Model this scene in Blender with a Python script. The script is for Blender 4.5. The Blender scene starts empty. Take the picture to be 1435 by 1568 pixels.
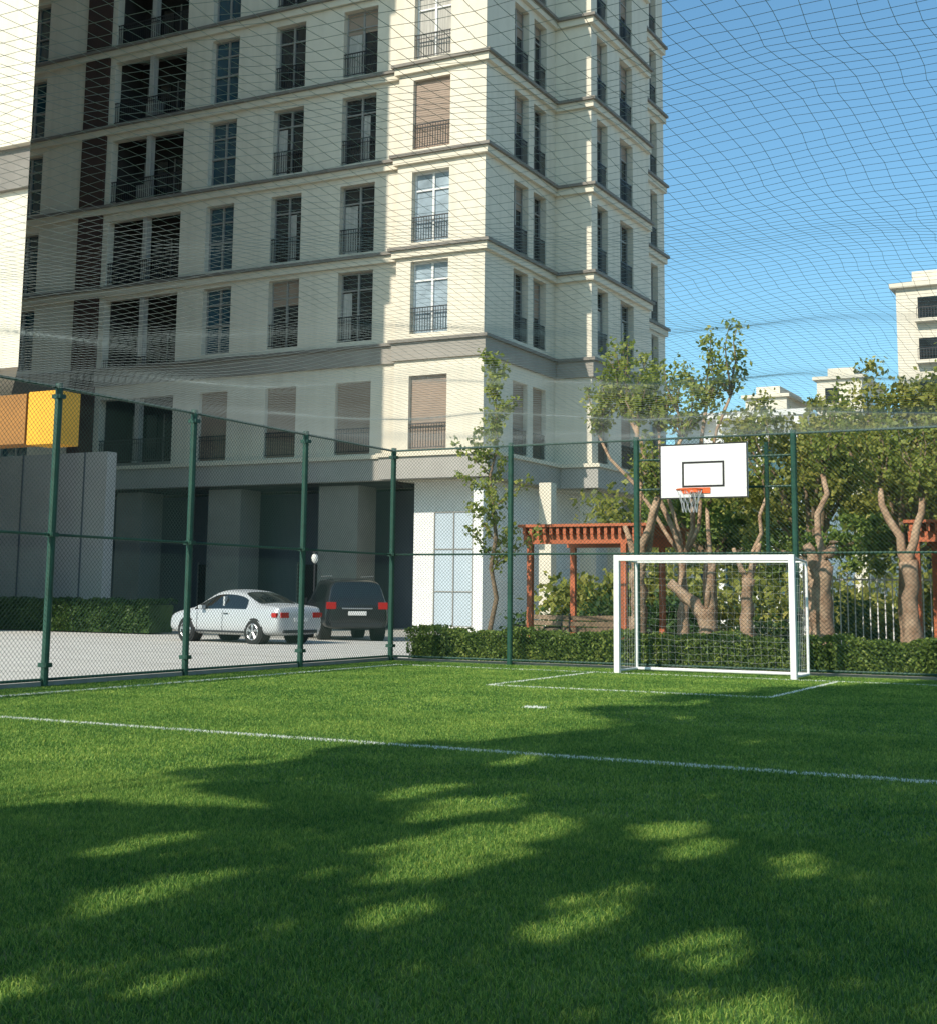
import bpy, math, random
import numpy as np
from mathutils import Vector, Matrix, noise
random.seed(7); rng=np.random.default_rng(11)
S=bpy.context.scene; COL=S.collection
S.view_settings.view_transform='Standard'; S.view_settings.look='None'; S.view_settings.exposure=0

# ------------------------------------------------------------------ materials
def mat(name,col,rough=0.7,metal=0.0,var=0.0,scale=3.0,bump=0.0,bscale=20.0,spec=0.5,col2=None,stretch=None,streak=0):
    m=bpy.data.materials.new(name);m.use_nodes=True;nt=m.node_tree;N=nt.nodes;L=nt.links
    b=N['Principled BSDF'];b.inputs['Roughness'].default_value=rough;b.inputs['Metallic'].default_value=metal
    b.inputs['Specular IOR Level'].default_value=spec
    b.inputs['Base Color'].default_value=(*col,1)
    geo=N.new('ShaderNodeNewGeometry')
    src=geo.outputs['Position']
    if stretch:
        mp=N.new('ShaderNodeMapping');mp.inputs['Scale'].default_value=stretch;L.new(src,mp.inputs[0]);src=mp.outputs[0]
    if var>0 or col2:
        n=N.new('ShaderNodeTexNoise');n.inputs['Scale'].default_value=scale;n.inputs['Detail'].default_value=6;n.inputs['Roughness'].default_value=.6
        L.new(src,n.inputs['Vector'])
        r=N.new('ShaderNodeValToRGB');r.color_ramp.elements[0].position=.32;r.color_ramp.elements[1].position=.68
        c2=col2 if col2 else tuple(min(1,c*(1+var)) for c in col)
        c1=col if col2 else tuple(c*(1-var) for c in col)
        r.color_ramp.elements[0].color=(*c1,1);r.color_ramp.elements[1].color=(*c2,1)
        L.new(n.outputs['Fac'],r.inputs[0]);out=r.outputs[0]
        if streak:
            mp2=N.new('ShaderNodeMapping');mp2.inputs['Scale'].default_value=(2.2,2.2,.12);L.new(geo.outputs['Position'],mp2.inputs[0])
            n3=N.new('ShaderNodeTexNoise');n3.inputs['Scale'].default_value=1.5;n3.inputs['Detail'].default_value=5;L.new(mp2.outputs[0],n3.inputs['Vector'])
            r3=N.new('ShaderNodeValToRGB');r3.color_ramp.elements[0].position=.3;r3.color_ramp.elements[0].color=(1-streak,1-streak,1-streak*1.1,1);r3.color_ramp.elements[1].position=.55;r3.color_ramp.elements[1].color=(1,1,1,1);L.new(n3.outputs['Fac'],r3.inputs[0])
            mm=N.new('ShaderNodeMixRGB');mm.blend_type='MULTIPLY';mm.inputs[0].default_value=1;L.new(out,mm.inputs[1]);L.new(r3.outputs[0],mm.inputs[2]);out=mm.outputs[0]
        L.new(out,b.inputs['Base Color'])
    if bump>0:
        n2=N.new('ShaderNodeTexNoise');n2.inputs['Scale'].default_value=bscale;n2.inputs['Detail'].default_value=4
        L.new(src,n2.inputs['Vector'])
        bp=N.new('ShaderNodeBump');bp.inputs['Strength'].default_value=bump;bp.inputs['Distance'].default_value=.02
        L.new(n2.outputs['Fac'],bp.inputs['Height']);L.new(bp.outputs[0],b.inputs['Normal'])
    return m
def leafmat(name,c1,c2,c3,nscale=1.2,trans=.35):
    m=bpy.data.materials.new(name);m.use_nodes=True;nt=m.node_tree;N=nt.nodes;L=nt.links
    N.clear();out=N.new('ShaderNodeOutputMaterial');geo=N.new('ShaderNodeNewGeometry')
    n=N.new('ShaderNodeTexNoise');n.inputs['Scale'].default_value=nscale;n.inputs['Detail'].default_value=3
    L.new(geo.outputs['Position'],n.inputs['Vector'])
    mth=N.new('ShaderNodeMath');mth.operation='MULTIPLY_ADD';mth.inputs[1].default_value=.45;L.new(geo.outputs['Random Per Island'],mth.inputs[0])
    m2=N.new('ShaderNodeMath');m2.operation='MULTIPLY_ADD';m2.inputs[1].default_value=1.0;m2.inputs[2].default_value=-.22;L.new(n.outputs['Fac'],m2.inputs[0]);L.new(m2.outputs[0],mth.inputs[2])
    r=N.new('ShaderNodeValToRGB');r.color_ramp.elements[0].position=.2;r.color_ramp.elements[0].color=(*c1,1)
    r.color_ramp.elements[1].position=.85;r.color_ramp.elements[1].color=(*c3,1)
    e=r.color_ramp.elements.new(.52);e.color=(*c2,1)
    L.new(mth.outputs[0],r.inputs[0])
    b=N.new('ShaderNodeBsdfPrincipled');b.inputs['Roughness'].default_value=.5;b.inputs['Specular IOR Level'].default_value=.3;L.new(r.outputs[0],b.inputs['Base Color'])
    t=N.new('ShaderNodeBsdfTranslucent');L.new(r.outputs[0],t.inputs[0])
    mx=N.new('ShaderNodeMixShader');mx.inputs[0].default_value=trans;L.new(b.outputs[0],mx.inputs[1]);L.new(t.outputs[0],mx.inputs[2]);L.new(mx.outputs[0],out.inputs[0])
    return m
M={}
M['cream']=mat('cream_render',(.69,.63,.515),.85,var=.045,scale=.6,bump=.15,bscale=30,streak=.08)
M['cream2']=mat('cream_trim',(.67,.61,.49),.8,var=.05,scale=1)
M['cap']=mat('ledge_cap',(.20,.18,.155),.7,var=.12,scale=2)
M['band']=mat('grey_band',(.30,.275,.24),.8,var=.08,scale=1)
M['fascia']=mat('grey_fascia',(.37,.35,.32),.8,var=.07,scale=1)
M['column']=mat('podium_column',(.24,.225,.20),.85,var=.1,scale=1)
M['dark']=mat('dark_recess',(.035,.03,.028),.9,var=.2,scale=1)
M['rust']=mat('rust_column',(.055,.028,.022),.8,var=.25,scale=1)
M['shutter']=mat('roller_shutter',(.31,.23,.175),.6,var=.06,scale=2)
M['frame']=mat('window_frame',(.28,.27,.25),.4)
M['framew']=mat('window_frame_white',(.7,.7,.68),.4)
M['fencew']=mat('pale_fence_paint',(.74,.74,.72),.5,var=.1,scale=5)
M['iron']=mat('iron_rail',(.025,.025,.028),.45)
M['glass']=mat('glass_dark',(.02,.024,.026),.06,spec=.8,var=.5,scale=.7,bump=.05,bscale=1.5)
M['glass_sky']=mat('glass_sky_reflection',(.30,.37,.42),.05,spec=1.0,var=.35,scale=.8,bump=.05,bscale=1.5)  # sky reflection painted into the pane's base colour
M['teal']=mat('glass_teal',(.02,.07,.10),.1,spec=.9,var=.3,scale=.5)
M['curtain']=mat('curtain',(.42,.40,.36),.9,var=.25,scale=4,stretch=(5,5,.2))
M['bluewall']=mat('blue_grey_wall',(.10,.112,.14),.85,var=.06,scale=1)
M['white']=mat('white_paint',(.80,.80,.78),.45,var=.04,scale=3)
M['panelblue']=mat('pale_blue_panel',(.45,.53,.60),.5,var=.05,scale=1)
M['greywall']=mat('grey_wall',(.42,.41,.40),.85,var=.06,scale=.7)
M['yellow']=mat('yellow_sign',(.78,.38,.02),.5,var=.08,scale=1)
M['yellow_shaded']=mat('yellow_sign_shaded',(.33,.14,.025),.6,var=.12,scale=1)  # left part of the yellow sign, its shade put into the colour
M['green']=mat('fence_green',(.012,.065,.042),.5,var=.25,scale=6)
M['wire']=mat('fence_wire',(.010,.045,.032),.6)
M['net']=mat('net_cord',(.40,.43,.43),.8)
M['netw']=mat('net_white',(.7,.7,.7),.7)
M['concrete']=mat('concrete',(.55,.52,.47),.9,var=.09,scale=1.2,bump=.2,bscale=25)
M['paving']=mat('paving',(.38,.36,.32),.9,var=.15,scale=.8,bump=.2,bscale=20)
M['kerb']=mat('kerb_stone',(.33,.31,.28),.9,var=.15,scale=3)
M['terra']=mat('terracotta_wood',(.46,.12,.045),.6,var=.2,scale=3)
M['bark']=mat('bark',(.26,.15,.09),.95,col2=(.52,.37,.25),scale=5,bump=.8,bscale=14)
M['bark2']=mat('bark_thin',(.24,.17,.11),.95,var=.3,scale=8,bump=.5,bscale=20)
M['soil']=mat('soil',(.14,.10,.07),.95,var=.3,scale=3,bump=.4)
M['black']=mat('black_rubber',(.012,.012,.012),.7)
M['orange']=mat('orange_rim',(.75,.12,.02),.4)
M['silver']=mat('silver_paint',(.50,.51,.52),.34,metal=.2,spec=.6)
M['blackpaint']=mat('black_paint',(.015,.015,.018),.18,spec=.7)
M['carglass']=mat('car_glass',(.01,.012,.014),.05,spec=.9)
M['alloy']=mat('alloy',(.55,.55,.56),.3,metal=.8)
M['red']=mat('tail_red',(.42,.01,.01),.2)
M['lampw']=mat('lamp_globe',(.75,.75,.72),.3)
M['leafH']=leafmat('leaf_hedge',(.07,.12,.02),(.18,.27,.055),(.36,.42,.10),2.5)
M['leafY']=leafmat('leaf_young',(.13,.18,.03),(.28,.33,.07),(.46,.46,.12),2.0,.45)
M['leafO']=leafmat('leaf_olive',(.09,.12,.02),(.28,.30,.06),(.50,.45,.12),.9,.4)
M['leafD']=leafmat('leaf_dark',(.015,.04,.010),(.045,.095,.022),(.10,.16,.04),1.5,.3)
M['leafS']=leafmat('leaf_shade',(.02,.06,.01),(.04,.09,.015),(.06,.12,.02),1.0,.08)

LINES=[(-2.6,10.75,10.7,.034),(-13.27,10.3,.035,12.33),(-2.6,22.6,10.7,.035),(-7.15,18.45,2.15,.035),(-9.27,20.5,.035,2.03),(-5.03,20.5,.035,2.03),(-7.0,15.2,.14,.11)]
def turf(name,tint,blade):
    m=bpy.data.materials.new(name);m.use_nodes=True;nt=m.node_tree;N=nt.nodes;L=nt.links
    N.clear();out=N.new('ShaderNodeOutputMaterial');geo=N.new('ShaderNodeNewGeometry')
    sx=N.new('ShaderNodeSeparateXYZ');L.new(geo.outputs['Position'],sx.inputs[0])
    def mth(op,a,b=None,c=None):
        n=N.new('ShaderNodeMath');n.operation=op
        for i,v in enumerate((a,b,c)):
            if v is None: continue
            if isinstance(v,(int,float)): n.inputs[i].default_value=v
            else: L.new(v,n.inputs[i])
        return n.outputs[0]
    wn=N.new('ShaderNodeTexNoise');wn.inputs['Scale'].default_value=30;L.new(geo.outputs['Position'],wn.inputs['Vector'])
    jit=mth('MULTIPLY_ADD',wn.outputs['Fac'],.04,-.02)
    acc=None
    for cx,cy,hx,hy in LINES:
        ax=mth('LESS_THAN',mth('ABSOLUTE',mth('SUBTRACT',mth('ADD',sx.outputs[0],jit),cx)),hx)
        ay=mth('LESS_THAN',mth('ABSOLUTE',mth('SUBTRACT',mth('ADD',sx.outputs[1],jit),cy)),hy)
        v=mth('MULTIPLY',ax,ay);acc=v if acc is None else mth('MAXIMUM',acc,v)
    n=N.new('ShaderNodeTexNoise');n.inputs['Scale'].default_value=.8;n.inputs['Detail'].default_value=8;n.inputs['Roughness'].default_value=.65;L.new(geo.outputs['Position'],n.inputs['Vector'])
    f=n.outputs['Fac']
    if blade: f=mth('ADD',mth('MULTIPLY',geo.outputs['Random Per Island'],.7),mth('MULTIPLY_ADD',f,.9,-.32))
    r=N.new('ShaderNodeValToRGB');E=r.color_ramp.elements
    E[0].position=.12;E[0].color=tuple(c*k for c,k in zip((.045,.14,.03),tint))+(1,)
    E[1].position=.92;E[1].color=tuple(c*k for c,k in zip((.46,.56,.12),tint))+(1,)
    e=E.new(.5);e.color=tuple(c*k for c,k in zip((.165,.31,.055),tint))+(1,)
    L.new(f,r.inputs[0])
    mc=N.new('ShaderNodeMixRGB');L.new(acc,mc.inputs[0]);L.new(r.outputs[0],mc.inputs[1]);mc.inputs[2].default_value=(.82,.84,.78,1)
    b=N.new('ShaderNodeBsdfPrincipled');b.inputs['Roughness'].default_value=.6;b.inputs['Specular IOR Level'].default_value=.25;L.new(mc.outputs[0],b.inputs['Base Color'])
    if blade:
        t=N.new('ShaderNodeBsdfTranslucent');L.new(mc.outputs[0],t.inputs[0])
        mx=N.new('ShaderNodeMixShader');mx.inputs[0].default_value=.3;L.new(b.outputs[0],mx.inputs[1]);L.new(t.outputs[0],mx.inputs[2]);L.new(mx.outputs[0],out.inputs[0])
    else: L.new(b.outputs[0],out.inputs[0])
    return m
M['turf']=turf('turf_base',(.5,.55,.6),False);M['blade']=turf('turf_blade',(1,1,1),True)

# ------------------------------------------------------------------ mesh builder
class B:
    def __init__(s): s.v=[];s.f=[];s.m=[];s.ms=[]
    def mi(s,k):
        if k not in s.ms: s.ms.append(k)
        return s.ms.index(k)
    def box(s,a,b,k):
        x0,x1=sorted((a[0],b[0]));y0,y1=sorted((a[1],b[1]));z0,z1=sorted((a[2],b[2]));n=len(s.v)
        s.v+=[(x0,y0,z0),(x1,y0,z0),(x1,y1,z0),(x0,y1,z0),(x0,y0,z1),(x1,y0,z1),(x1,y1,z1),(x0,y1,z1)]
        s.f+=[tuple(n+i for i in q) for q in ((0,3,2,1),(4,5,6,7),(0,1,5,4),(1,2,6,5),(2,3,7,6),(3,0,4,7))];s.m+=[s.mi(k)]*6
    def prism(s,pts,z0,z1,k):
        n=len(s.v);c=len(pts);s.v+=[(x,y,z0) for x,y in pts]+[(x,y,z1) for x,y in pts]
        s.f.append(tuple(n+i for i in range(c))[::-1]);s.f.append(tuple(n+c+i for i in range(c)))
        for i in range(c): s.f.append((n+i,n+(i+1)%c,n+c+(i+1)%c,n+c+i))
        s.m+=[s.mi(k)]*(c+2)
    def quad(s,p,k):
        n=len(s.v);s.v+=[tuple(q) for q in p];s.f.append(tuple(range(n,n+len(p))));s.m.append(s.mi(k))
    def tube(s,pts,rad,k,seg=8,cap=True,jit=0):
        pts=[Vector(p) for p in pts]
        if isinstance(rad,(int,float)): rad=[rad]*len(pts)
        n0=len(s.v);up=Vector((0,0,1))
        for i,p in enumerate(pts):
            t=(pts[min(i+1,len(pts)-1)]-pts[max(i-1,0)]).normalized()
            a=t.cross(up if abs(t.z)<.9 else Vector((1,0,0))).normalized();b=t.cross(a)
            for j in range(seg):
                an=2*math.pi*j/seg;r=rad[i]*(1+random.uniform(-jit,jit))
                s.v.append(tuple(p+a*math.cos(an)*r+b*math.sin(an)*r))
        mi=s.mi(k)
        for i in range(len(pts)-1):
            for j in range(seg):
                s.f.append((n0+i*seg+j,n0+i*seg+(j+1)%seg,n0+(i+1)*seg+(j+1)%seg,n0+(i+1)*seg+j));s.m.append(mi)
        if cap:
            s.f.append(tuple(n0+j for j in range(seg))[::-1]);s.m.append(mi)
            s.f.append(tuple(n0+(len(pts)-1)*seg+j for j in range(seg)));s.m.append(mi)
    def obj(s,name,parent=None,smooth=False,loc=None,bevel=0):
        me=bpy.data.meshes.new(name);me.from_pydata(s.v,[],s.f);me.polygons.foreach_set('material_index',s.m)
        for k in s.ms: me.materials.append(M[k])
        if smooth: me.polygons.foreach_set('use_smooth',[True]*len(s.f))
        me.update();o=bpy.data.objects.new(name,me);COL.objects.link(o)
        if parent: o.parent=parent
        if bevel:
            md=o.modifiers.new('b','BEVEL');md.width=bevel;md.segments=2;md.limit_method='ANGLE'
        return o
def empty(name,loc=(0,0,0),rot=0):
    e=bpy.data.objects.new(name,None);COL.objects.link(e);e.location=loc;e.rotation_euler[2]=rot;e.empty_display_size=.1;return e
def leaves(name,P,size,k,parent,flat=0.0):
    P=np.asarray(P,float);n=len(P)
    nr=rng.normal(size=(n,3));nr[:,2]+=flat*np.abs(rng.normal(size=n));nr/=np.linalg.norm(nr,axis=1)[:,None]
    a=np.cross(nr,rng.normal(size=(n,3)));a/=np.linalg.norm(a,axis=1)[:,None];b=np.cross(nr,a)
    s=size*(.6+.8*rng.random(n))[:,None]
    V=np.stack([P-a*s*.5,P+b*s*.32,P+a*s*.5,P-b*s*.32],1).reshape(-1,3)
    me=bpy.data.meshes.new(name);me.vertices.add(4*n);me.vertices.foreach_set('co',V.astype(np.float32).ravel())
    me.loops.add(4*n);me.loops.foreach_set('vertex_index',np.arange(4*n,dtype=np.int32))
    me.polygons.add(n);me.polygons.foreach_set('loop_start',np.arange(0,4*n,4,dtype=np.int32));me.polygons.foreach_set('loop_total',np.full(n,4,dtype=np.int32))
    me.materials.append(M[k]);me.update(calc_edges=True);me.validate()
    o=bpy.data.objects.new(name,me);COL.objects.link(o)
    if parent:o.parent=parent
    return o
def blob(c,r,n,sq=(1,1,.8)):
    d=rng.normal(size=(n,3));d/=np.linalg.norm(d,axis=1)[:,None]
    rr=r*(rng.random(n)**.45)[:,None]*(1+.25*rng.normal(size=(n,1)))
    return np.array(c)+d*rr*np.array(sq)

# ------------------------------------------------------------------ sun and sky
AZ=math.radians(12.5);EL=math.radians(37)
sd=Vector((math.sin(AZ)*math.cos(EL),math.cos(AZ)*math.cos(EL),-math.sin(EL)))
sl=bpy.data.lights.new('sun','SUN');sl.energy=5.0;sl.angle=math.radians(.5);sl.color=(1,.92,.79)
so=bpy.data.objects.new('sun',sl);COL.objects.link(so);so.rotation_mode='QUATERNION';so.rotation_quaternion=sd.to_track_quat('-Z','Y');so.location=(0,-20,40)
w=bpy.data.worlds.new('World');S.world=w;w.use_nodes=True;nt=w.node_tree
bg=nt.nodes['Background'];sk=nt.nodes.new('ShaderNodeTexSky');sk.sky_type='NISHITA';sk.sun_disc=False;sk.sun_elevation=EL;sk.sun_rotation=math.radians(192.5)
sk.air_density=1.0;sk.dust_density=1.0;sk.ozone_density=1.0;sk.altitude=0
mxr=nt.nodes.new('ShaderNodeMixRGB');mxr.blend_type='MULTIPLY';mxr.inputs[0].default_value=1;mxr.inputs[2].default_value=(.74,1.12,1.18,1)
nt.links.new(sk.outputs[0],mxr.inputs[1]);nt.links.new(mxr.outputs[0],bg.inputs[0]);bg.inputs[1].default_value=.145

# ------------------------------------------------------------------ camera
p=math.radians(7.9);yaw=math.radians(27.6);roll=math.radians(.6)
F=Vector((-math.sin(yaw)*math.cos(p),math.cos(yaw)*math.cos(p),math.sin(p)))
R0=Vector((math.cos(yaw),math.sin(yaw),0));U0=R0.cross(F)
R=R0*math.cos(roll)+U0*math.sin(roll);U=U0*math.cos(roll)-R0*math.sin(roll)
cd=bpy.data.cameras.new('camera');co=bpy.data.objects.new('camera',cd);COL.objects.link(co)
mt=Matrix((R,U,-F)).transposed().to_4x4();mt.translation=Vector((0,0,1.35));co.matrix_world=mt
cd.sensor_fit='HORIZONTAL';cd.sensor_width=36;cd.lens=2085/1435*36;cd.shift_y=-(784-620)/1435;cd.clip_end=6000;cd.clip_start=.05
S.camera=co

# ------------------------------------------------------------------ ground
b=B();b.quad([(-2500,-2500,-.06),(2500,-2500,-.06),(2500,2500,-.06),(-2500,2500,-.06)],'paving');b.obj('ground')
b=B();b.box((-60,-10,-.05),(-14.42,34,-.03),'concrete')
for i in range(12): b.box((-60,-8+i*3.6,-.03),(-14.42,-7.985+i*3.6,-.0285),'cap')
b.obj('road')
b=B();b.box((-14.42,-6,-.05),(-14.2,24.2,.07),'kerb');b.box((-14.2,23.98,-.05),(10,24.2,.05),'kerb');b.obj('kerb')
b=B();b.box((-14.2,24.2,-.05),(10,34,-.01),'soil');b.obj('planting_bed')
b=B();b.quad([(-14.2,-6,0),(10,-6,0),(10,23.98,0),(-14.2,23.98,0)],'turf');b.obj('sports_pitch')
gr=empty('artificial_grass')
def patch(n,seed,wd,hm):
    r=np.random.default_rng(seed);x=r.random(n);y=r.random(n);h=(.014+.014*r.random(n))*hm;a=r.random(n)*2*np.pi;l=r.normal(size=(n,2))*.010
    dx=np.cos(a)*wd;dy=np.sin(a)*wd
    V=np.stack([np.stack([x-dx,y-dy,0*x],1),np.stack([x+dx,y+dy,0*x],1),np.stack([x+dx*.8+l[:,0]*.4,y+dy*.8+l[:,1]*.4,h*.6],1),np.stack([x-dx*.8+l[:,0]*.4,y-dy*.8+l[:,1]*.4,h*.6],1),np.stack([x+l[:,0]*1.4,y+l[:,1]*1.4,h],1)],1).reshape(-1,3)
    idx=np.arange(n)[:,None]*5
    f=[tuple(q) for q in (idx+np.array([0,1,2,3])).tolist()]+[tuple(q) for q in (idx+np.array([3,2,4])).tolist()]
    me=bpy.data.meshes.new('turf_patch');me.from_pydata(V.tolist(),[],f);me.materials.append(M['blade']);return me
PM=[[patch(10000,i,.0020,1.1) for i in range(3)],[patch(4500,i+9,.0032,1.05) for i in range(3)],[patch(2200,i+19,.0048,.9) for i in range(3)]]
for ix in range(-15,5):
    for iy in range(1,24):
        lod=0 if iy<8 else 1 if iy<14 else 2
        o=bpy.data.objects.new('grass_patch',random.choice(PM[lod]));COL.objects.link(o);o.parent=gr
        k=random.randrange(4);cx,cy=ix+.8+.5,iy+.48
        if cx<-14.2+.5: cx=-13.7
        o.rotation_euler[2]=k*math.pi/2
        off={0:(-.5,-.5),1:(.5,-.5),2:(.5,.5),3:(-.5,.5)}[k];o.location=(cx+off[0],cy+off[1],0)

# ------------------------------------------------------------------ apartment tower
apt=empty('apartment_building')
FL=[10.95,14.55,18.3,22.0,25.7,29.4,33.1,36.8,40.5]
def strip(name,mapf,u0,u1,wins,z0,z1,zw0,zw1,wall='cream',depth=.4):
    bw=B();
    def bx(bb,ua,ub,na,nb,za,zb,k): bb.box(mapf(ua,na,za),mapf(ub,nb,zb),k)
    cur=u0
    for ua,ub,t in wins:
        if ua>cur+.01: bx(bw,cur,ua,-depth,0,z0,z1,wall)
        if t!='balcony' and zw0>z0: bx(bw,ua,ub,-depth,-.003,z0,zw0,wall)
        bx(bw,ua,ub,-depth,-.003,zw1,z1,wall)
        cur=ub
    if u1>cur+.01: bx(bw,cur,u1,-depth,0,z0,z1,wall)
    for ua,ub,t in wins:
        if t=='balcony':
            bx(bw,ua,ub,-depth,.02,z0,z0+.18,'cap')
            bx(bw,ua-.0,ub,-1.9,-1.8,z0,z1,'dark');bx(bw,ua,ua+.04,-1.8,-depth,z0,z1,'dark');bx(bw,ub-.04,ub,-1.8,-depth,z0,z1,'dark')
            um=(ua+ub)/2
            for a in (ua+.5,um+.2): bx(bw,a,a+1.3,-1.8,-1.74,z0+.2,z0+2.5,'glass');bx(bw,a-.06,a,-1.8,-1.70,z0+.2,z0+2.5,'frame')
            bx(bw,um-.12,um+.12,-depth,-.1,z0+.18,zw1,'curtain')
            bx(bw,ua,ub,-1.8,-depth,z0-.05,z0+.1,'band')
            if random.random()<.6:
                a=ua+random.uniform(.3,2.6);bx(bw,a,a+.8,-1.5,-1.2,z0+.1,z0+random.uniform(.9,1.6),'curtain')
        elif t=='shut':
            bx(bw,ua,ub,-.24,-.2,zw0,zw1,'shutter')
            z=zw0+.09
            while z<zw1-.02: bx(bw,ua+.03,ub-.03,-.2,-.19,z,z+.05,'shutter');z+=.09
        else:
            g={'b':'glass_sky','g':'glass','t':'teal','c':'curtain'}[t[0]]
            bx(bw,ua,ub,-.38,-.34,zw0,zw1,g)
            fr='framew' if t[0] in 'bc' else 'frame'
            fw=.06
            bx(bw,ua,ua+fw,-.339,-.27,zw0,zw1,fr);bx(bw,ub-fw,ub,-.339,-.27,zw0,zw1,fr)
            um=(ua+ub)/2;bx(bw,um-.045,um+.045,-.338,-.265,zw0+.05,zw1-.05,fr)
            bx(bw,ua+fw,ub-fw,-.337,-.275,zw0,zw0+.07,fr);bx(bw,ua+fw,ub-fw,-.337,-.275,zw1-.07,zw1,fr)
            bx(bw,ua+fw,ub-fw,-.336,-.272,zw1-.75,zw1-.69,fr)
            if t[0]=='g' and random.random()<.55:
                k=random.choice([0,1]);a=ua+.07 if k else um+.05;bx(bw,a,a+(ub-ua)*random.uniform(.15,.42),-.339,-.332,zw0+.1,zw1-.8,'curtain')
            if t[0]=='g' and random.random()<.3: bx(bw,ua+.06,ub-.06,-.335,-.31,zw1-random.uniform(.4,1.6),zw1-.02,'shutter')
            if t[0]=='t': bx(bw,ua,ub,-.336,-.25,zw0+1.2,zw0+1.28,'frame')
        if t in('b','g','c','shut','balcony') :
            zr=zw0+.02 if t!='balcony' else z0+.2;hh=1.02;nn=-.07 
            bx(bw,ua,ub,nn-.02,nn+.02,zr+hh-.04,zr+hh,'iron');bx(bw,ua,ub,nn-.015,nn+.015,zr+.08,zr+.11,'iron');bx(bw,ua,ub,nn-.012,nn+.012,zr+hh-.2,zr+hh-.175,'iron')
            u=ua+.06
            while u<ub: bx(bw,u-.009,u+.009,nn-.009,nn+.009,zr+.11,zr+hh-.04,'iron');u+=.115
    return bw.obj(name,apt)
YF=44.6;XC=-22.7;YL=45.0;X2=-21.05;Y2=51.1;Y3=58.0;X3=-22.5;Y4=64.3;XL=-26.55
front=lambda u,n,z:(u,YF-n,z)
left=lambda u,n,z:(u,YL-n,z)
side1=lambda u,n,z:(XC+n,u,z)
fac2=lambda u,n,z:(u,Y2-n,z)
side2=lambda u,n,z:(X2+n,u,z)
side3=lambda u,n,z:(X3+n,u,z)
ft=['b','b','shut','c','c','shut','b','c','b']
LW=lambda i:[(-53,-51,'g'),(-47.9,-46.0,'t'),(-41.8,-37.7,'balcony'),(-36.3,-34.83,'t' if i>=0 else 'g'),(-32.9,-31.38,'g'),(-29.49,-27.85,'g')]
def level(i,z0,z1,zw0,zw1,t,mez=False):
    strip('front_wall',front,XL,XC,[(-25.9,-24.25,t)],z0,z1,zw0,zw1)
    lw=[(a,b_,('shut' if (mez and k[0] in 'gt' and a>-40) else k)) for a,b_,k in LW(i)]
    strip('shaded_wall',left,-58,XL,lw,z0,z1,zw0,zw1)
    s='shut' if mez else 'g'
    strip('side_wall',side1,YF+.4,Y2,[(47.1,48.45,s),(48.95,50.2,s)],z0,z1,zw0,zw1)
    strip('facet_wall',fac2,XC+.003,X2,[],z0,z1,zw0,zw1)
    strip('outer_side_wall',side2,Y2+.4,Y3,[(51.75,52.95,s),(54.4,56.0,s)],z0,z1,zw0,zw1)
    strip('rear_side_wall',side3,Y3,Y4,[(62.3,63.3,s)],z0,z1,zw0,zw1)
level(-1,6.6,10.2,6.72,9.6,'shut',True)
for i,zb in enumerate(FL[:-1]):
    level(i,zb if i else 10.2,FL[i+1],zb+.28,zb+3.13,ft[i])
b=B()
def ledge(z0,z1,pj,k,xl=-58):
    b.box((xl,YL-pj,z0),(XL-pj*.8,YL,z1),k)
    b.box((XL-pj*.8,YF-pj,z0),(XC+pj,YF,z1),k)
    b.box((XL-pj*.8,YF,z0),(XL,YL-.002,z1),k)
    b.box((XC,YF,z0),(XC+pj,Y2-pj,z1),k)
    b.box((XC,Y2-pj,z0),(X2+pj,Y2,z1),k)
    b.box((X2,Y2,z0),(X2+pj,Y3+.02,z1),k)
    b.box((X3,Y3+.02,z0),(X3+pj,Y4,z1),k)
for z in FL[1:]:
    ledge(z-.02,z+.10,.30,'cap');ledge(z-.30,z-.02,.17,'cream2')
ledge(10.2,10.88,.12,'band');ledge(10.88,11.0,.24,'cap')
ledge(5.62,6.45,.45,'fascia');ledge(6.45,6.6,.55,'cream2')
b.obj('ledges',apt)
b=B()
b.box((-57.98,46.95,5.6),(-26.9,64,44.2),'cream');b.box((-26.9,YF+.42,5.6),(XC-.42,64,44.2),'cream');b.box((XC-.42,Y2+.42,5.6),(X3-.42+.0,64.29,44.2),'cream');b.box((X3-.42,Y2+.42,5.6),(X2-.42,Y3,44.2),'cream')
b.box((-58,YL-.2,FL[-1]),(XC+.1,64,44.5),'cream2')
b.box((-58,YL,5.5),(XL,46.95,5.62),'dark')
b.box((-43.5,YL-.12,6.6),(-42.1,YL-.003,FL[-1]),'rust')
b.box((-58,48.2,-.06),(-26.2,64,5.5),'bluewall')
b.box((-26.2,45.7,-.06),(XC-.5,64,5.6),'white')
b.box((-25.25,45.66,.15),(-23.65,45.7,4.4),'panelblue')
for x in (-25.28,-24.45,-23.65): b.box((x,45.62,.1),(x+.04,45.66,4.42),'frame')
for z in (1.4,3.0,4.4): b.box((-25.24,45.63,z),(-23.66,45.66,z+.04),'frame')
for x0,x1,k in ((-51.5,-50,'column'),(-46.5,-45.2,'column'),(-40.6,-39.2,'column'),(-35.65,-34.0,'column'),(-30.17,-28.35,'column')): b.box((x0,45.05,-.06),(x1,46.4,5.6),k)
b.box((-23.15,44.75,-.06),(-22.75,45.6,5.6),'white')
for y in (47.5,51.5,54.5,57.6,61,64): b.box((-21.75,y,-.06),(-21.25,y+.5,5.6),'cream')
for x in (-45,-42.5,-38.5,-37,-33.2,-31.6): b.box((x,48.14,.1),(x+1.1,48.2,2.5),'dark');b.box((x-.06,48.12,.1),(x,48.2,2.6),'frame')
b.obj('core_and_ground_floor',apt)

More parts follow.
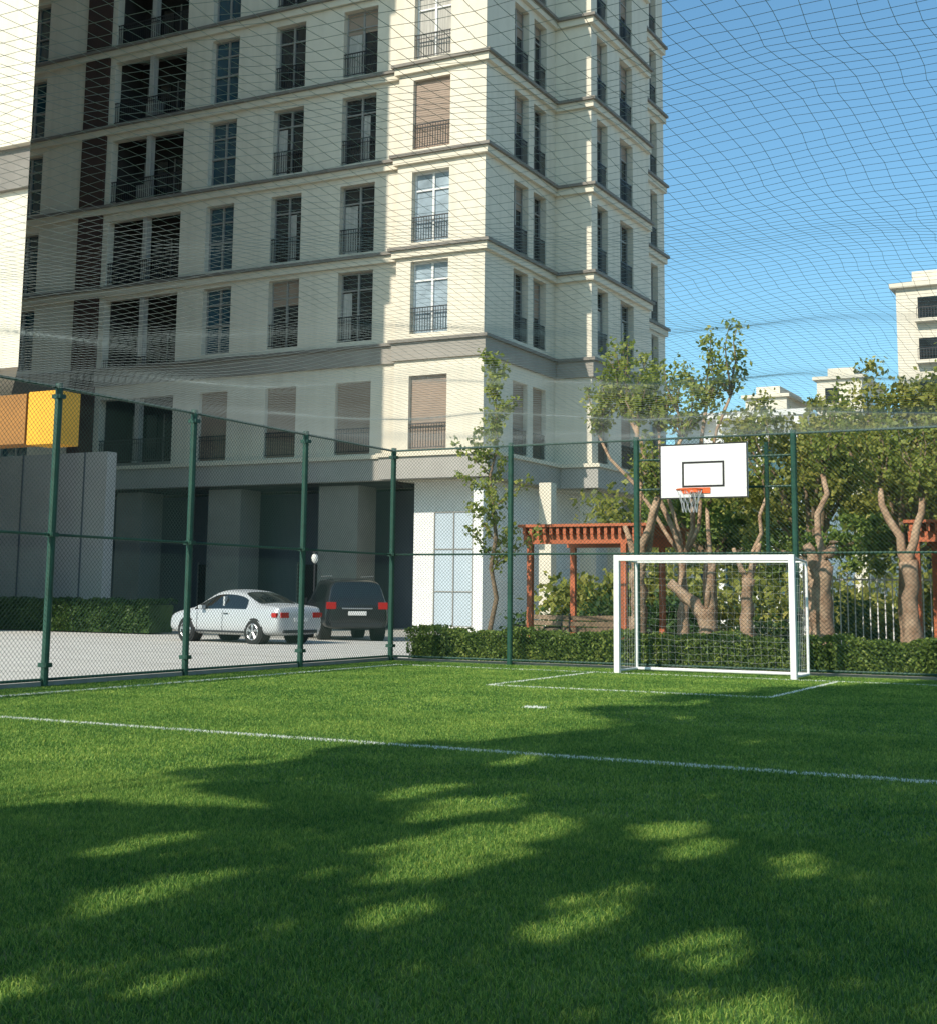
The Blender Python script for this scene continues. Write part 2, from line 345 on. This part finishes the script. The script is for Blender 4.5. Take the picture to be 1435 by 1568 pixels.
# neighbour tower on the left (casts the shade on the tall facade)
nb=empty('cream_building')
b=B();x1=-30.7;y0=29.5
def ft_(o): return [(-52,y0-o),(x1+o,y0-o),(x1+o*.6-14.3,y0+13),(-52,y0+13)]
b.prism(ft_(0),7.97,62,'cream')
for z in (14.8,26,38,50): 
    b.prism(ft_(.45),z,z+.3,'cream2');b.prism(ft_(.2),z-1.3,z-.002,'cap')
for z in (9.2,16.5,20.2,23.6,29,33,41,45):
    for x in (-35.6,-39.6,-43.6,-47.6): b.box((x,y0-.03,z),(x+1.6,y0+.1,z+2.2),'glass');b.box((x-.08,y0-.06,z-.1),(x+1.7,y0-.0305,z),'band')
b.box((-52,y0+.8,-.06),(-35.2,y0+1.3,7.97),'greywall')  # unseen wall, added to keep the sun off the grey wall behind
b.box((-52,38,-.06),(-34.8,38.5,6.4),'greywall')
for x in (-35.9,-37.4,-39): b.box((x,37.96,.0),(x+.05,38,6.4),'bluewall')
b.obj('walls',nb)
b=B();b.box((-36.0,28.6,5.5),(-29.36,29.4,6.95),'yellow_shaded');b.box((-29.22,28.55,5.45),(-28.1,29.45,6.98),'yellow')
b.box((-29.36,28.7,5.6),(-29.22,29.3,6.9),'iron');b.tube([(-35.4,29,-.05),(-35.4,29,5.5)],.09,'iron')
b.obj('yellow_canopy_sign')

# ------------------------------------------------------------------ fence
fe=empty('chain_link_fence')
H=4.25;b=B()
YP=[23.9,20.72,17.5,14.45,11.3,8.1,4.9,1.7,-1.5];XP=[-11.55,-8.95,-6.0,-3.5,-.6,2.3,5.2,8.1]
for y in YP: b.tube([(-14.2,y,-.03),(-14.2,y,H+.04)],.055,'green',10)
for x in XP: b.tube([(x,23.9,-.03),(x,23.9,H+.04)],.055,'green',10)
b.tube([(-6.5,23.95,1.9),(-6.5,23.95,4.1)],.04,'green',8)
for z in (.1,2.12,H-.02):
    b.tube([(-14.2,-1.5,z),(-14.2,23.9,z)],.022,'green',6);b.tube([(-14.2,23.9,z),(8.1,23.9,z)],.022,'green',6)
for y in YP:
    for z in (.3,2.12,4.1): b.box((-14.28,y-.06,z-.03),(-14.12,y+.06,z+.03),'green')
b.obj('posts_and_rails',fe)
b=B();r=.0029
def strand(p,q):
    b.tube([p,q],r,'wire',3,False)
def diag(mp,L0,L1):
    u=L0-H;s=.075
    while u<L1:
        for sg in (1,-1):
            a,c=(u,0.08),(u+H,H)
            if sg<0: a,c=(u+H,0.08),(u,H)
            (ua,za),(ub,zb)=a,c
            def cl(t): return ua+(ub-ua)*t,za+(zb-za)*t
            t0,t1=0,1
            for lim,side in ((L0,1),(L1,-1)):
                da=(ua-lim)*side;db=(ub-lim)*side
                if da<0 and db<0: t0=2
                elif da<0: t0=max(t0,da/(da-db))
                elif db<0: t1=min(t1,da/(da-db))
            if t0<t1:
                p0,p1=cl(t0),cl(t1);off=.0035*sg
                strand(mp(p0[0],p0[1],off),mp(p1[0],p1[1],off))
        u+=s
diag(lambda u,z,o:(-14.2+o+.03,u,z),-1.5,23.9)
diag(lambda u,z,o:(u,23.87+o,z),-14.2,8.1)
b.obj('wire_mesh',fe)

b=B()
def sag(x,y):
    ex=max(0,min((x+14.2),8.1-x))/11;ey=max(0,min(23.9-y,y+1.5))/12.7
    e=min(1,ex*3)*min(1,ey*3)
    z=4.22-.13*e+.05*e*math.sin(x*1.3+y*.4)+.05*e*math.sin(y*1.7-x*.6)+.035*noise.noise((x*.9,y*.9,0))*e
    dx=.07*noise.noise((x*1.3,y*1.3,5))+.03*noise.noise((x*4,y*4,7));dy=.07*noise.noise((x*1.3,y*1.3,9))+.03*noise.noise((x*4,y*4,3))
    return (x+dx*e,y+dy*e,z)
s=.125;step=.25
x=-14.2
while x<8.1:
    b.tube([sag(x,y) for y in np.arange(-1.5,23.91,step)],.0016,'net',3,False);x+=s
y=-1.5
while y<23.9:
    b.tube([sag(x,y) for x in np.arange(-14.2,8.1,step)],.0016,'net',3,False);y+=s
b.obj('overhead_net')

# ------------------------------------------------------------------ goal
go=empty('football_goal');b=B()
gx0,gx1,gy,gb,gh=-8.83,-5.74,22.58,23.55,2.05;t=.05
b.box((gx0-t,gy-t,0.01),(gx0+t,gy+t,gh),'white');b.box((gx1-t,gy-t,0.01),(gx1+t,gy+t,gh),'white');b.box((gx0+t,gy-t+.002,gh-.1),(gx1-t,gy+t-.002,gh-.002),'white')
for x in (gx0,gx1):
    b.tube([(x,gy+t,.05),(x,gb,.05)],.025,'white',8);b.tube([(x,gb,.05),(x,gb,gh-.1)],.025,'white',8);b.tube([(x,gy+t,gh-.05),(x,gb,gh-.1)],.022,'white',8)
b.tube([(gx0,gb,.05),(gx1,gb,.05)],.03,'white',8);b.tube([(gx0,gb,gh-.1),(gx1,gb,gh-.1)],.018,'white',8)
b.obj('frame',go,bevel=.008)
b=B();c=.12;r=.0010
def wav(u): return .015*math.sin(u*7)+.01*math.sin(u*17)
x=gx0
while x<=gx1: b.tube([(x,gy,gh-.06),(x,gb-.02,gh-.12)]+[(x+wav(z),gb-.04+.05*math.sin((gh-z)*1.6),z) for z in np.arange(gh-.3,.04,-.2)],r,'netw',3,False);x+=c
z=.1
while z<gh-.1: b.tube([(x,gb-.04+.05*math.sin((gh-z)*1.6),z+wav(x+z)) for x in np.arange(gx0,gx1+.01,.25)],r,'netw',3,False);z+=c
for xx in (gx0,gx1):
    y=gy
    while y<gb: b.tube([(xx,y,.05),(xx,y,gh-.08)],r,'netw',3,False);y+=c
    z=.1
    while z<gh: b.tube([(xx,gy,z),(xx,gb,z)],r,'netw',3,False);z+=c
y=gy
while y<gb: b.tube([(gx0,y,gh-.07),(gx1,y,gh-.07)],r,'netw',3,False);y+=c
b.obj('net',go)

# ------------------------------------------------------------------ basketball hoop
bh=empty('basketball_hoop');b=B()
bx0,bx1,bz0,bz1,by=-8.28,-6.66,3.07,4.05,23.3
b.box((bx0,by,bz0),(bx1,by+.03,bz1),'white')
def rect(x0,x1,z0,z1,t,k,y):
    b.box((x0,y,z0),(x1,y+.004,z0+t),k);b.box((x0,y,z1-t),(x1,y+.004,z1),k);b.box((x0,y,z0+t),(x0+t,y+.004,z1-t),k);b.box((x1-t,y,z0+t),(x1,y+.004,z1-t),k)
rect(bx0,bx1,bz0,bz1,.022,'black',by-.005);rect(-7.86,-7.08,3.27,3.73,.035,'black',by-.005)
b.tube([(bx0+.3,by+.05,3.3),(bx0+.3,23.9,3.3)],.03,'green');b.tube([(bx1-.3,by+.05,3.3),(bx1-.3,23.9,3.3)],.03,'green')
b.tube([(bx0+.3,by+.05,3.85),(bx0+.3,23.9,3.85)],.03,'green');b.tube([(bx1-.3,by+.05,3.85),(bx1-.3,23.9,3.85)],.03,'green')
for z in (3.3,3.85): b.tube([(-8.95,23.93,z),(-6.0,23.93,z)],.022,'green')
cx,cy,cz=-7.6,by-.38,3.2
b.box((cx-.26,by-.02,3.16),(cx+.26,by-.006,3.26),'orange');b.box((cx-.12,cy+.2,3.17),(cx+.12,by-.02,3.2),'orange')
ring=[(cx+.225*math.cos(a),cy+.225*math.sin(a),cz) for a in np.linspace(0,2*math.pi,25)];b.tube(ring,.014,'orange',6)
for k in range(12):
    a=2*math.pi*k/12
    for sg in (1,-1):
        b.tube([(cx+rr*math.cos(a+sg*q),cy+rr*math.sin(a+sg*q),cz-zz_) for q,rr,zz_ in ((0,.225,0),(.26,.18,.13),(.52,.14,.27),(.78,.13,.4))],.004,'netw',3,False)
b.obj('board_rim_and_net',bh)

# ------------------------------------------------------------------ hedges
def hedge(name,x0,x1,y0,y1,h,n,k='leafH',size=.065):
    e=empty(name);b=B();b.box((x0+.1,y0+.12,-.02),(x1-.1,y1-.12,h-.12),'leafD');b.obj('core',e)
    P=np.stack([rng.uniform(x0,x1,n),rng.uniform(y0,y1,n),rng.uniform(0,h,n)],1)
    a=int(n*.45);P[:a,1]=y0+np.abs(rng.normal(size=a))*.05
    c=int(n*.8);P[a:c,2]=h-np.abs(rng.normal(size=c-a))*.05
    P[:,2]+=.05*np.sin(P[:,0]*3.1)+.03*np.sin(P[:,0]*9)+.02*np.sin(P[:,1]*14);P[:,2]=np.abs(P[:,2]);P[:,1]+=.05*np.sin(P[:,0]*5.3+P[:,2]*6)
    leaves('leaves',P,size,k,e)
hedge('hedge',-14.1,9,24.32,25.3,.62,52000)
hedge('hedge',-38,-29.6,34.6,36.0,1.0,14000,'leafD',.1)

# ------------------------------------------------------------------ trees
def limb(b,a,c,r0,r1,k='bark',n=6,wob=.08,seg=9,jit=.06):
    a=Vector(a);c=Vector(c);L=(c-a).length;P=[];R_=[]
    for i in range(n+1):
        t=i/n;q=a.lerp(c,t);q+=Vector((random.uniform(-1,1),random.uniform(-1,1),0))*wob*L*.3*(1 if 0<i<n else 0)
        P.append(q);R_.append(r0+(r1-r0)*t)
    b.tube(P,R_,k,seg,True,jit);return P
def young_tree(x,y,top,spread,nb_,nl,name='young_tree'):
    e=empty(name);b=B();tr=limb(b,(x,y,-.02),(x-.05,y,top),.06,.012,'bark2',10,.06);P=[]
    for i in range(nb_):
        t=.28+.7*i/nb_;q=tr[min(9,int(t*10))].lerp(tr[min(10,int(t*10)+1)],t*10%1)
        an=random.uniform(0,6.28);L=spread*(1.25-t*.8)*random.uniform(.6,1.2)
        en=q+Vector((math.cos(an)*L,math.sin(an)*L,L*random.uniform(.5,1.1)))
        pp_=limb(b,q,en,.016,.004,'bark2',4,.2,5)
        for s_ in pp_[1:]: P.append(blob(s_,.17,nl,(1,1,1)))
    P.append(blob(tr[-1],.2,nl*2));b.obj('trunk_and_branches',e,True);leaves('foliage',np.concatenate(P),.11,'leafY',e)
young_tree(-12.93,26,6.4,.85,26,20)
def pollard(x,y,h,r,limbs,name='pollarded_tree',lean=(0,0)):
    e=empty(name);b=B();n=9;P=[];R_=[]
    for i in range(n+1):
        t=i/n;P.append((x+lean[0]*t+random.uniform(-.04,.04),y+lean[1]*t,-.05+h*t));R_.append(r*(1.25-.5*t+.35*math.exp(-t*9)+random.uniform(-.08,.12)+(.35 if i==n else 0)))
    b.tube(P,R_,'bark',12,True,.12);pts=[]
    top=Vector(P[-1])
    for (dx,dy,dz,rr,lv) in limbs:
        en=top+Vector((dx,dy,dz));limb(b,top-Vector((0,0,.15)),en,r*rr,r*rr*.6,'bark',5,.15,9,.12)
        if lv:
            for k in range(lv):
                e2=en+Vector((random.uniform(-.5,.6),random.uniform(-.5,.5),random.uniform(.5,1.6)))
                q=limb(b,en,e2,.03,.006,'bark2',4,.2,5)
                for s_ in q[1:]: pts.append(blob(s_,.22,26,(1,1,1)))
    b.obj('trunk_and_limbs',e,True)
    if pts: leaves('foliage',np.concatenate(pts),.11,'leafY',e)
    return e
pollard(-9.75,26.1,1.9,.17,[(.45,0,1.5,.6,7),(-.35,.2,.9,.5,0),(-.1,.3,3.0,.45,6),(.9,.2,2.7,.4,6)])
pollard(-9.3,27.6,2.3,.12,[(-1.3,.2,3.0,.5,9),(-2.0,.2,2.6,.4,7),(.5,.1,3.1,.5,6),(1.0,.2,3.3,.4,4),(-.6,.2,2.6,.4,8)])
pollard(-8.25,25.9,1.15,.2,[(-.75,0,.5,.75,0),(.1,.1,.9,.6,0),(.0,.1,2.0,.3,2)])
pollard(-7.65,26.6,1.75,.13,[(.2,.1,.7,.6,0),(-.3,0,.6,.5,0),(.35,.1,1.6,.4,3)])
pollard(-6.05,26.0,1.95,.2,[(.25,0,.5,.7,0),(-.3,.1,.45,.7,0),(0,.3,1.8,.4,7)])
pollard(-4.6,27.0,2.1,.16,[(.3,0,1.2,.6,7),(-.5,.1,1.4,.6,7)])
pollard(-2.6,26.8,2.1,.18,[(.3,0,1.2,.6,7),(-.5,.1,1.4,.6,7)])
def broad(name,x,y,cs,k,size,nl,r=.2,h=2.2):
    e=empty(name);b=B();limb(b,(x,y,-.05),(x,y,h),r,r*.7,'bark',6,.05,10,.1);pts=[]
    for c,rad in cs:
        limb(b,(x,y,h-.1),(c[0],c[1],c[2]),r*.4,.02,'bark2',5,.12,6)
        pts.append(blob(c,rad,int(nl*rad**2)))
        for _ in range(3):
            d=rng.normal(size=3);d/=np.linalg.norm(d);pts.append(blob(np.array(c)+d*rad*.95,rad*.38,int(nl*.13)))
    b.obj('trunk_and_branches',e,True);leaves('foliage',np.concatenate(pts),size,k,e,.4)
def cl(x0,x1,y0,y1,z0,z1,n,r0,r1): return [((random.uniform(x0,x1),random.uniform(y0,y1),random.uniform(z0,z1)),random.uniform(r0,r1)) for _ in range(n)]
broad('broadleaf_tree',-7.3,30.5,cl(-8.8,-6.0,29.5,32,3.0,5.3,15,.55,.95),'leafO',.12,700)
broad('broadleaf_tree',-5.2,30,cl(-6.4,-3.6,29,32,2.9,5.7,16,.6,1.0),'leafO',.12,700)
broad('broadleaf_tree',-2.6,30,cl(-3.8,-.6,29,32,2.8,5.7,16,.6,1.0),'leafO',.12,700)
broad('broadleaf_tree',.6,30,cl(-.6,2.6,29,32,2.8,5.4,12,.6,1.0),'leafO',.12,700)
broad('broadleaf_tree',-9.8,31,cl(-11.2,-8.2,30.2,32,2.6,3.7,9,.5,.8),'leafH',.12,800)
broad('broadleaf_tree',-7.0,29.2,cl(-8.2,-5.6,28.6,29.8,2.3,3.0,6,.4,.6),'leafH',.11,800)
e=empty('background_trees');P=[]
for i in range(80):
    x=random.uniform(-19,8);P.append(blob((x,random.uniform(42,52),random.uniform(.5,5.2)),random.uniform(1.0,1.8),420))
for i in range(30):
    P.append(blob((random.uniform(-17,2),random.uniform(36,38),random.uniform(.3,1.6)),random.uniform(.6,1.0),300))
leaves('foliage',np.concatenate(P),.24,'leafO',e);
P=[blob((random.uniform(-18,4),random.uniform(34.8,36.4),random.uniform(.2,1.0)),random.uniform(.5,.8),260) for i in range(46)]
leaves('shrubs',np.concatenate(P),.14,'leafD',e)

# shade trees behind the camera (cast the dappled shade on the pitch)
bnd=[(3,-9.5),(5.6,-8.0),(6.5,-6.6),(7.2,-5.4),(8.2,-6.6),(10.1,-6.7),(11.1,-6.3),(12,-5.6),(13.2,-5.2),(14.1,-5.7),(15.4,-6.6),(16.4,-5.8),(17.7,-6.4),(19,-5.9),(20.1,-5.6),(23.6,-3.9),(27,-3)]
gaps=[(-4.2,5.0,.14,.75),(-3.5,6.7,.36,1.05),(-4.1,7.9,.24,.55),(-4.7,8.4,.13,.5),(-2.35,5.85,.16,.4),(-2.7,7.8,.15,.35),(-2.4,7.3,.12,.3),(-1.8,7.1,.15,.35),(-1.7,5.3,.18,.3),(-2.25,5.25,.15,.28),(-1.35,4.5,.24,.35),(-3.0,5.2,.13,.3),(-5.0,5.9,.12,.4),(-3.2,3.9,.10,.25),(-5,14.9,.12,.4),(-4.9,10.2,.10,.5),(-3.6,3.5,.1,.3),(-5.6,17,.12,.5)]
n=420000
Y=rng.uniform(-1,26.5,n);X=rng.uniform(-11,7,n)
bx_=np.interp(Y,[q[0] for q in bnd],[q[1] for q in bnd])
nz=np.array([noise.noise((X[i]*2.3,Y[i]*.9,2.0)) for i in range(n)]);nz2=np.array([noise.noise((X[i]*6,Y[i]*2.4,9.0)) for i in range(n)])
keep=X>bx_+.45*nz+.35*nz2
for gx,gy_,a,c in gaps:
    keep&=((X-gx)/a)**2+((Y-gy_)/c)**2>1.15+.9*nz+1.3*nz2
keep&=(nz*.5+nz2*.6)<.52
X=X[keep];Y=Y[keep];m=len(X)
py_=rng.uniform(-7.0,-3.2,m);tt=(Y-py_)/sd.y
P=np.stack([X-sd.x*tt,py_,-sd.z*tt],1)
trunks=[(-9.5,-6.0),(-4.5,-5.8),(1.0,-6.0)]
own=np.argmin(np.stack([np.abs(P[:,0]-tx) for tx,_ in trunks],1),1)
for i,(tx,ty) in enumerate(trunks):
    e=empty('shade_tree');Q=P[own==i];b=B()
    zt=6.2;limb(b,(tx,ty,-.06),(tx,ty,zt),.3,.14,'bark',10,.02,10,.08)
    for k in range(10 if i else 3):
        q=Q[rng.integers(len(Q))];limb(b,(tx,ty,zt-random.uniform(.1,1.5)),q,.05,.012,'bark2',5,.08,5)
    b.obj('trunk_and_branches',e,True);leaves('foliage',Q,.135,'leafS',e)

# ------------------------------------------------------------------ pergolas, benches, fence
def pergola(x0,x1,y0,y1,z,zz0=0):
    e=empty('pergola');b=B()
    for x in (x0+.15,x1-.55):
        for y in (y0+.2,y1-.2): b.box((x-.06,y-.06,-.02),(x+.06,y+.06,z),'terra')
    for y in (y0+.2,y1-.2): b.box((x0,y-.05,z),(x1,y+.05,z+.2),'terra')
    x=x0+.05
    while x<x1: b.box((x,y0,z+.2),(x+.07,y1,z+.36),'terra');x+=.16
    b.box((x0-.05,y0-.05,z+.36),(x1+.05,y1+.05,z+.42),'terra');b.obj('structure',e)
pergola(-12.9,-10.0,27.2,30,2.45)
pergola(-4.75,-1.6,27.6,30.2,2.45)
def bench(x,y,rot):
    e=empty('park_bench',(x,y,-.02),rot);b=B()
    for k in range(4): b.box((-.75,-.22+k*.12,.43),(.75,-.13+k*.12,.46),'bark2')
    for k in range(3): b.box((-.75,.27+k*.02,.55+k*.13),(.75,.30+k*.02,.65+k*.13),'bark2')
    for s_ in (-.6,.6):
        b.box((s_-.03,-.2,0),(s_+.03,-.15,.43),'iron');b.box((s_-.03,.2,0),(s_+.03,.26,.43),'iron');b.box((s_-.03,-.2,.4),(s_+.03,.27,.43),'iron');b.tube([(s_,.24,.43),(s_,.34,.95)],.02,'iron');b.tube([(s_,-.2,.65),(s_,.27,.65)],.02,'iron',6);b.tube([(s_,-.18,.43),(s_,-.18,.65)],.02,'iron',6)
    b.obj('seat_and_frame',e)
bench(-11.5,28,.2);bench(-13.1,28.4,-.5);bench(-11.2,29.3,2.6)
e=empty('iron_fence');b=B()
x=-8
while x<6: b.box((x,32.48,0),(x+.025,32.5,1.9),'fencew');x+=.17
for x in range(-8,7,3): b.box((x,32.45,-.05),(x+.08,32.53,2.0),'fencew')
for z in (.2,1.75): b.box((-8,32.47,z),(6,32.51,z+.04),'fencew')
b.obj('bars',e)
e=empty('street_lamp',(-26.9,40,-.05));b=B();b.tube([(0,0,0),(0,0,.5),(0,0,.5),(0,0,2.4)],[.07,.06,.035,.03],'iron')
b.tube([(0,0,2.4),(0,0,2.43),(0,0,2.5),(0,0,2.6),(0,0,2.7),(0,0,2.76)],[.04,.07,.11,.12,.09,.03],'lampw',12);b.tube([(0,0,2.76),(0,0,2.82)],[.13,.03],'iron',12);b.obj('pole_and_globe',e,True)

# ------------------------------------------------------------------ distant buildings
def dist(name,x0,x1,y0,y1,z1,fl,wins,k='cream',z0=-.06,roof=True,wk='glass'):
    e=empty(name);b=B();b.box((x0,y0,z0),(x1,y1,z1),k)
    if roof: b.box((x0-.4,y0-.4,z1),(x1+.4,y1+.4,z1+.35),'cream2');b.box((x0+1,y0+1,z1+.35),(x1-1,y1-1,z1+1.4),k)
    z=z1-fl+.6
    while z>z0+2:
        for xa,xb in wins:
            b.box((xa,y0-.02,z),(xb,y0+.1,z+fl*.55),wk);b.box((xa-.15,y0-.7,z-.25),(xb+.15,y0,z-.02),k);b.box((xa,y0-.68,z+.75),(xb,y0-.64,z+.8),'iron')
            xx=xa
            while xx<xb: b.box((xx,y0-.67,z-.02),(xx+.03,y0-.65,z+.75),'iron');xx+=.2
        yy=y0+2
        while yy<y1-2: b.box((x1-.1,yy,z),(x1+.02,yy+1.6,z+fl*.5),wk);b.box((x0-.02,yy,z),(x0+.1,yy+1.6,z+fl*.5),wk);yy+=3.6
        z-=fl
    b.obj('walls_and_windows',e)
dist('distant_apartment_block',-17.4,-9,100,115,23.6,3.0,[(-15.9,-14.3),(-12.6,-11.0)])
dist('distant_house',-43,-38.3,150,162,23.6,3.4,[(-42,-40.6)])
dist('distant_house',-34.9,-30,150,162,25.2,3.4,[(-34,-32.5)])
dist('distant_house',-48,-27,164,175,21.6,3.4,[(-46,-44),(-41,-39),(-37,-35),(-32,-30)],'white')
e=empty('white_building');b=B()
b.box((-20.0,60,-.06),(-14.6,70,9.3),'white')
for z in (3.2,5.7,8.2): 
    b.box((-20.3,59.2,z),(-14.3,60,z+.35),'white')
    b.box((-19.6,59.95,z-1.7),(-15,60.05,z-.1),'teal')
    for x in np.arange(-19.6,-15,1.1): b.box((x,59.9,z-1.7),(x+.1,59.97,z-.1),'framew')
for x in (-20.1,-18.3,-16.5,-14.8): b.box((x,59.1,-.06),(x+.25,59.35,9.3),'white')
b.box((-20.5,59,9.3),(-14.2,70,9.55),'white');b.obj('walls',e)
e=empty('white_building');b=B();b.box((-31,63,-.06),(-22.6,70,7.0),'white')
for z in (.6,2.6,4.7):
    for x in np.arange(-30.6,-23,1.05): b.box((x,62.95,z),(x+.75,63.05,z+1.5),'glass');b.box((x+.35,62.9,z),(x+.4,62.96,z+1.5),'framew')
b.obj('walls',e)

# ------------------------------------------------------------------ cars
def ringmesh(name,st,paint,parent,glass_rng,ws,rw):
    V=[];Fc=[];Mi=[];K=16
    for (x,zb,w_,zbelt,ztop,wr) in st:
        zm=(zb+zbelt)/2;wb=w_*.965
        half=[(0,zb),(.86*w_,zb),(w_,zb+.10),(w_*1.01,zm),(wb,zbelt),(wb+(wr-wb)*.78,zbelt+(ztop-zbelt)*.76),(wr,ztop-.035),(wr*.6,ztop),(0,ztop+.01)]
        ring=half+[(-y,z) for y,z in half[-2:0:-1]]
        V+=[(x,y,z) for y,z in ring]
    n=len(st)
    for i in range(n-1):
        xm=(st[i][0]+st[i+1][0])/2
        for j in range(K):
            Fc.append((i*K+j,i*K+(j+1)%K,(i+1)*K+(j+1)%K,(i+1)*K+j))
            g=0
            if j in(4,11) and glass_rng[0]<xm<glass_rng[1]: g=1
            if j in(6,7,8,9) and (ws[0]<xm<ws[1] or rw[0]<xm<rw[1]): g=1
            Mi.append(g)
    Fc.append(tuple(range(K))[::-1]);Mi.append(0);Fc.append(tuple((n-1)*K+j for j in range(K)));Mi.append(0)
    me=bpy.data.meshes.new(name);me.from_pydata(V,[],Fc);me.materials.append(M[paint]);me.materials.append(M['carglass']);me.polygons.foreach_set('material_index',Mi);me.polygons.foreach_set('use_smooth',[True]*len(Fc))
    import bmesh as bm_;q=bm_.new();q.from_mesh(me);bm_.ops.recalc_face_normals(q,faces=q.faces)
    cr=q.edges.layers.float.get('crease_edge') or q.edges.layers.float.new('crease_edge')
    for ed in q.edges:
        ms={f.material_index for f in ed.link_faces}
        if len(ms)>1: ed[cr]=.8
        if {v.index%K for v in ed.verts} in ({4},{12}): ed[cr]=max(ed[cr],.5)
    q.to_mesh(me);q.free()
    o=bpy.data.objects.new(name,me);COL.objects.link(o);o.parent=parent;md=o.modifiers.new('s','SUBSURF');md.levels=2;md.render_levels=2
def wheels(parent,xs,yw,r,k='alloy'):
    b=B()
    for x in xs:
        for s_ in (1,-1):
            y=yw*s_
            b.tube([(x,y-.30*s_,r),(x,y+.012*s_,r)],r*1.13,'black',28)
            b.tube([(x,y-.15*s_,r),(x,y+.02*s_,r),(x,y+.035*s_,r)],[r,r,r*.93],'black',28)
            b.tube([(x,y,r),(x,y+.037*s_,r)],r*.66,'iron',24)
            b.tube([(x+r*.64*math.cos(a),y+.04*s_,r+r*.64*math.sin(a)) for a in np.linspace(0,2*math.pi,25)],.018,k,6,False)
            b.tube([(x,y,r),(x,y+.05*s_,r)],r*.16,k,12)
            for q in range(5):
                a=q*2*math.pi/5+.3
                for da in (-.12,.12): b.tube([(x,y+.04*s_,r),(x+r*.64*math.cos(a+da),y+.04*s_,r+r*.64*math.sin(a+da))],.02,k,5)
    b.obj('wheels',parent)
sed=empty('parked_car',(-23.05,30.85,-.03),math.atan2(.20,-.98))
ringmesh('body',[(-2.26,.40,.66,.72,.80,.60),(-2.23,.30,.80,.82,.97,.72),(-2.12,.24,.845,.88,1.03,.72),(-1.75,.22,.865,.90,1.05,.72),(-1.42,.2,.87,.91,1.07,.70),(-1.02,.2,.87,.91,1.25,.64),(-.70,.2,.87,.91,1.37,.60),(-.40,.2,.87,.91,1.42,.59),(0,.2,.87,.91,1.44,.59),(.30,.2,.87,.90,1.41,.59),(.48,.2,.87,.90,1.35,.60),(1.10,.2,.87,.88,.98,.72),(1.3,.2,.865,.86,.94,.72),(1.8,.22,.85,.79,.87,.70),(2.16,.26,.80,.70,.77,.66),(2.3,.32,.68,.58,.62,.55)],'silver',sed,(-.95,.95),(.4,1.0),(-1.35,-.75))
wheels(sed,(-1.36,1.37),.855,.32)
b=B()
for s_ in (1,-1):
    b.box((-2.262,.44*s_,.70),(-2.15,.72*s_,.84),'red');b.box((-2.2,.70*s_,.71),(-2.02,.848*s_,.83),'red')
    b.box((.6,.86*s_,.90),(.75,1.0*s_,1.0),'silver')
    b.box((-.12,.876*s_,.3),(-.11,.882*s_,.88),'iron');b.box((-.34,.87*s_,.78),(-.16,.895*s_,.80),'iron')
    b.box((.93,.872*s_,.3),(.94,.879*s_,.86),'iron');b.box((-.98,.86*s_,.28),(.98,.885*s_,.33),'iron')
    b.box((-.12,.70*s_,.92),(-.05,.80*s_,1.24),'silver')
b.box((-2.275,-.25,.60),(-2.25,.25,.70),'framew');b.box((-2.275,-.6,.30),(-2.2,.6,.38),'iron')
b.obj('lights_mirrors_trim',sed,bevel=.012)
suv=empty('parked_suv',(-22.9,35.6,-.03),math.atan2(.72,-.69))
ringmesh('body',[(-2.34,.45,.74,.95,1.0,.66),(-2.30,.36,.88,1.02,1.12,.76),(-2.22,.32,.93,1.05,1.2,.80),(-2.0,.30,.95,1.06,1.68,.72),(-1.85,.3,.95,1.06,1.77,.69),(-.6,.28,.96,1.06,1.82,.68),(.3,.28,.96,1.05,1.79,.68),(.45,.28,.96,1.05,1.74,.68),(1.1,.28,.96,1.04,1.15,.78),(1.35,.28,.95,1.0,1.12,.78),(2.0,.3,.92,.94,1.03,.74),(2.28,.36,.84,.82,.88,.66),(2.36,.42,.74,.7,.76,.6)],'blackpaint',suv,(-1.9,1.0),(.5,1.1),(-2.25,-1.95))
wheels(suv,(-1.42,1.42),.945,.37)
b=B()
for s_ in (1,-1):
    b.box((-2.335,.62*s_,.90),(-2.2,.90*s_,1.10),'red');b.tube([(-1.5,.62*s_,1.86),(.2,.62*s_,1.86)],.02,'alloy',6);b.box((.75,.95*s_,1.02),(.95,1.13*s_,1.2),'blackpaint')
b.box((-2.375,-.27,.72),(-2.33,.27,.84),'framew');b.box((-2.38,-.75,.38),(-2.28,.75,.5),'iron');b.box((-2.36,-.45,.9),(-2.32,.45,.94),'alloy')
b.obj('lights_rails_trim',suv,bevel=.012)
